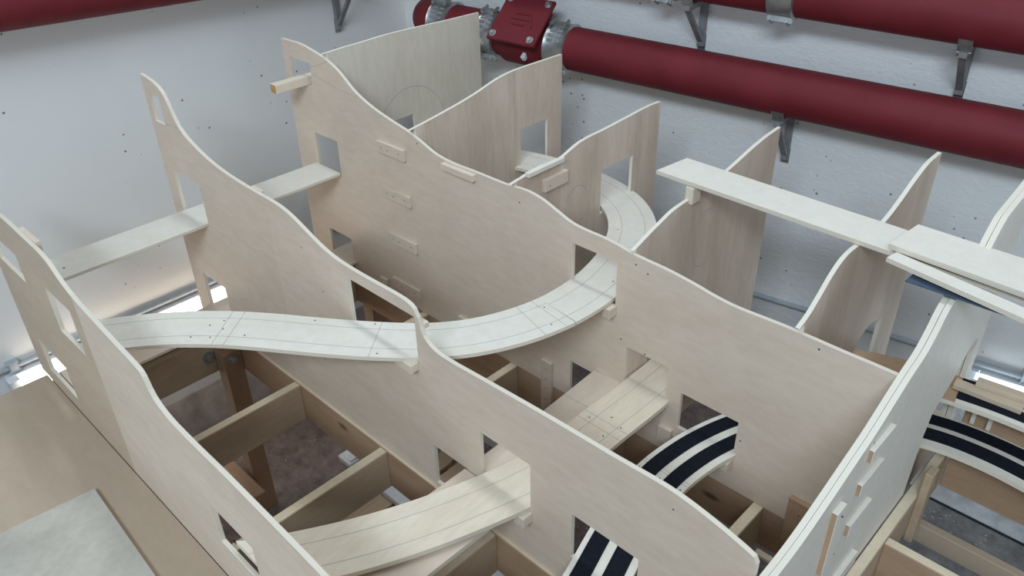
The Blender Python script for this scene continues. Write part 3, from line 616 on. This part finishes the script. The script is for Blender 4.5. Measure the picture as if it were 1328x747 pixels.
# straight planks on the left, one above the other
def plank(name, x0, x1, y0, y1, z, t, label, m='birch_white', **kw):
    r = thing(name, ((x0+x1)/2, (y0+y1)/2, z-t), label, 'plank', 'planks through the left openings')
    box('board', (x0, y0, z-t), (x1, y1, z), m, r, .001, {'x': 'edge_z', 'y': 'edge_z'}); return r
pk = plank('plank', -2.282, -2.146, .408, 1.373, 1.142, .010, 'whitish straight plank spanning the upper left openings of the panels')
screw(pk, (-2.20, .50, 1.142), (0, 0, 1), .004)
plank('plank', -2.268, -2.135, .408, 1.90, .803, .010, 'low straight plank through the bottom left openings near the wall', 'birch_y')
bt = thing('wood_batten', (-2.283, 1.36, 1.4125), 'square batten with orange end poking out of the top left opening', 'batten', 'loose battens')
box('bar', (-2.300, 1.262, 1.4125), (-2.268, 1.47, 1.440), 'spruce_deck', bt, .001, {'-y': 'orange_end', '+y': 'orange_end'})

# planks lying across the cross panels
lp_ = thing('long_plank', (-.55, 1.66, 1.3825), 'long pale plank bridging the ridges of two cross panels', 'plank', 'loose planks on top')
vs = [(x+.55, y-1.66, z-1.3825) for z in (1.3825, 1.3925) for x, y in ((-1.067, 1.609), (-.20, 1.588), (-.21, 1.703), (-1.053, 1.726))]
finish('board', vs, [(0, 1, 2, 3), (4, 5, 6, 7), (0, 1, 5, 4), (1, 2, 6, 5), (2, 3, 7, 6), (3, 0, 4, 7)], ['birch_white', 'edge_z'], [0, 0, 1, 1, 1, 1], lp_)
def quad(name, pts, z0, z1, m, label, cat, group):
    c = sum((Vector(p) for p in pts), Vector((0, 0)))/len(pts); r = thing(name, (c.x, c.y, z0), label, cat, group)
    vs = [(x-c.x, y-c.y, z-z0) for z in (z0, z1) for x, y in pts]
    finish('board', vs, [(0, 1, 2, 3), (4, 5, 6, 7), (0, 1, 5, 4), (1, 2, 6, 5), (2, 3, 7, 6), (3, 0, 4, 7)], [m, 'edge_z' if m != 'blue_sheet' else m], [0, 0, 1, 1, 1, 1], r); return r
quad('blue_sheet', [(-.402, 1.520), (.10, 1.53), (.10, 1.575), (-.400, 1.565)], 1.379, 1.3822, 'blue_sheet', 'thin dark blue sheet sticking out under the stacked planks', 'sheet', 'loose planks on top')
quad('narrow_plank', [(-.455, 1.546), (.10, 1.440), (.11, 1.475), (-.449, 1.581)], 1.3932, 1.4032, 'birch_white', 'narrow plank askew in the stack at the right', 'plank', 'loose planks on top')
quad('wide_plank', [(-.468, 1.583), (.20, 1.539), (.22, 1.684), (-.457, 1.707)], 1.4036, 1.4150, 'birch_white', 'thick whitish plank topmost of the stack at the right', 'plank', 'loose planks on top')

# ------------------------------------------------------------------ things on the floor
wb = thing('white_block', (-2.08, 1.20, 0), 'small white plastic block on the floor under the frame', 'block')
box('body', (-2.125, 1.165, 0), (-2.045, 1.225, .03), 'pvc', wb, .004); box('step', (-2.11, 1.175, .03), (-2.055, 1.215, .036), 'pvc', wb, .002)
pal = thing('wooden_pallet', (-1.55, 1.08, 0), 'orange-brown wooden pallet on the floor under the frame', 'pallet')
for x in (-1.80, -1.68, -1.545, -1.41, -1.29): box('slat', (x, .90, .10), (x+.10, 1.42, .122), 'pine_y', pal, .002)
for y in (.92, 1.14, 1.36): box('bearer', (-1.80, y, 0), (-1.19, y+.06, .10), 'pine', pal, .002)
wp = thing('white_strip', (-1.55, 1.13, .122), 'long white plastic strip lying across the pallet', 'strip')
box('profile', (-1.80, 1.105, .1225), (-1.17, 1.150, .150), 'pvc', wp, .003)
wf = thing('white_frame_piece', (-1.35, 1.55, 0), 'light grey window frame piece lying on the floor, seen through a square hole', 'frame piece')
box('profile', (-1.95, 1.72, 0), (-1.30, 1.80, .05), 'pvc', wf, .003); box('profile', (-1.95, 1.62, 0), (-1.30, 1.68, .08), 'pvc', wf, .003)
st = thing('wood_offcut', (-.69, 1.79, 0), 'short pale wooden offcut on the dark floor at the bottom right', 'offcut')
box('stick', (-.72, 1.86, 0), (-.66, 1.885, .012), 'pine_cut_lit', st, .001)
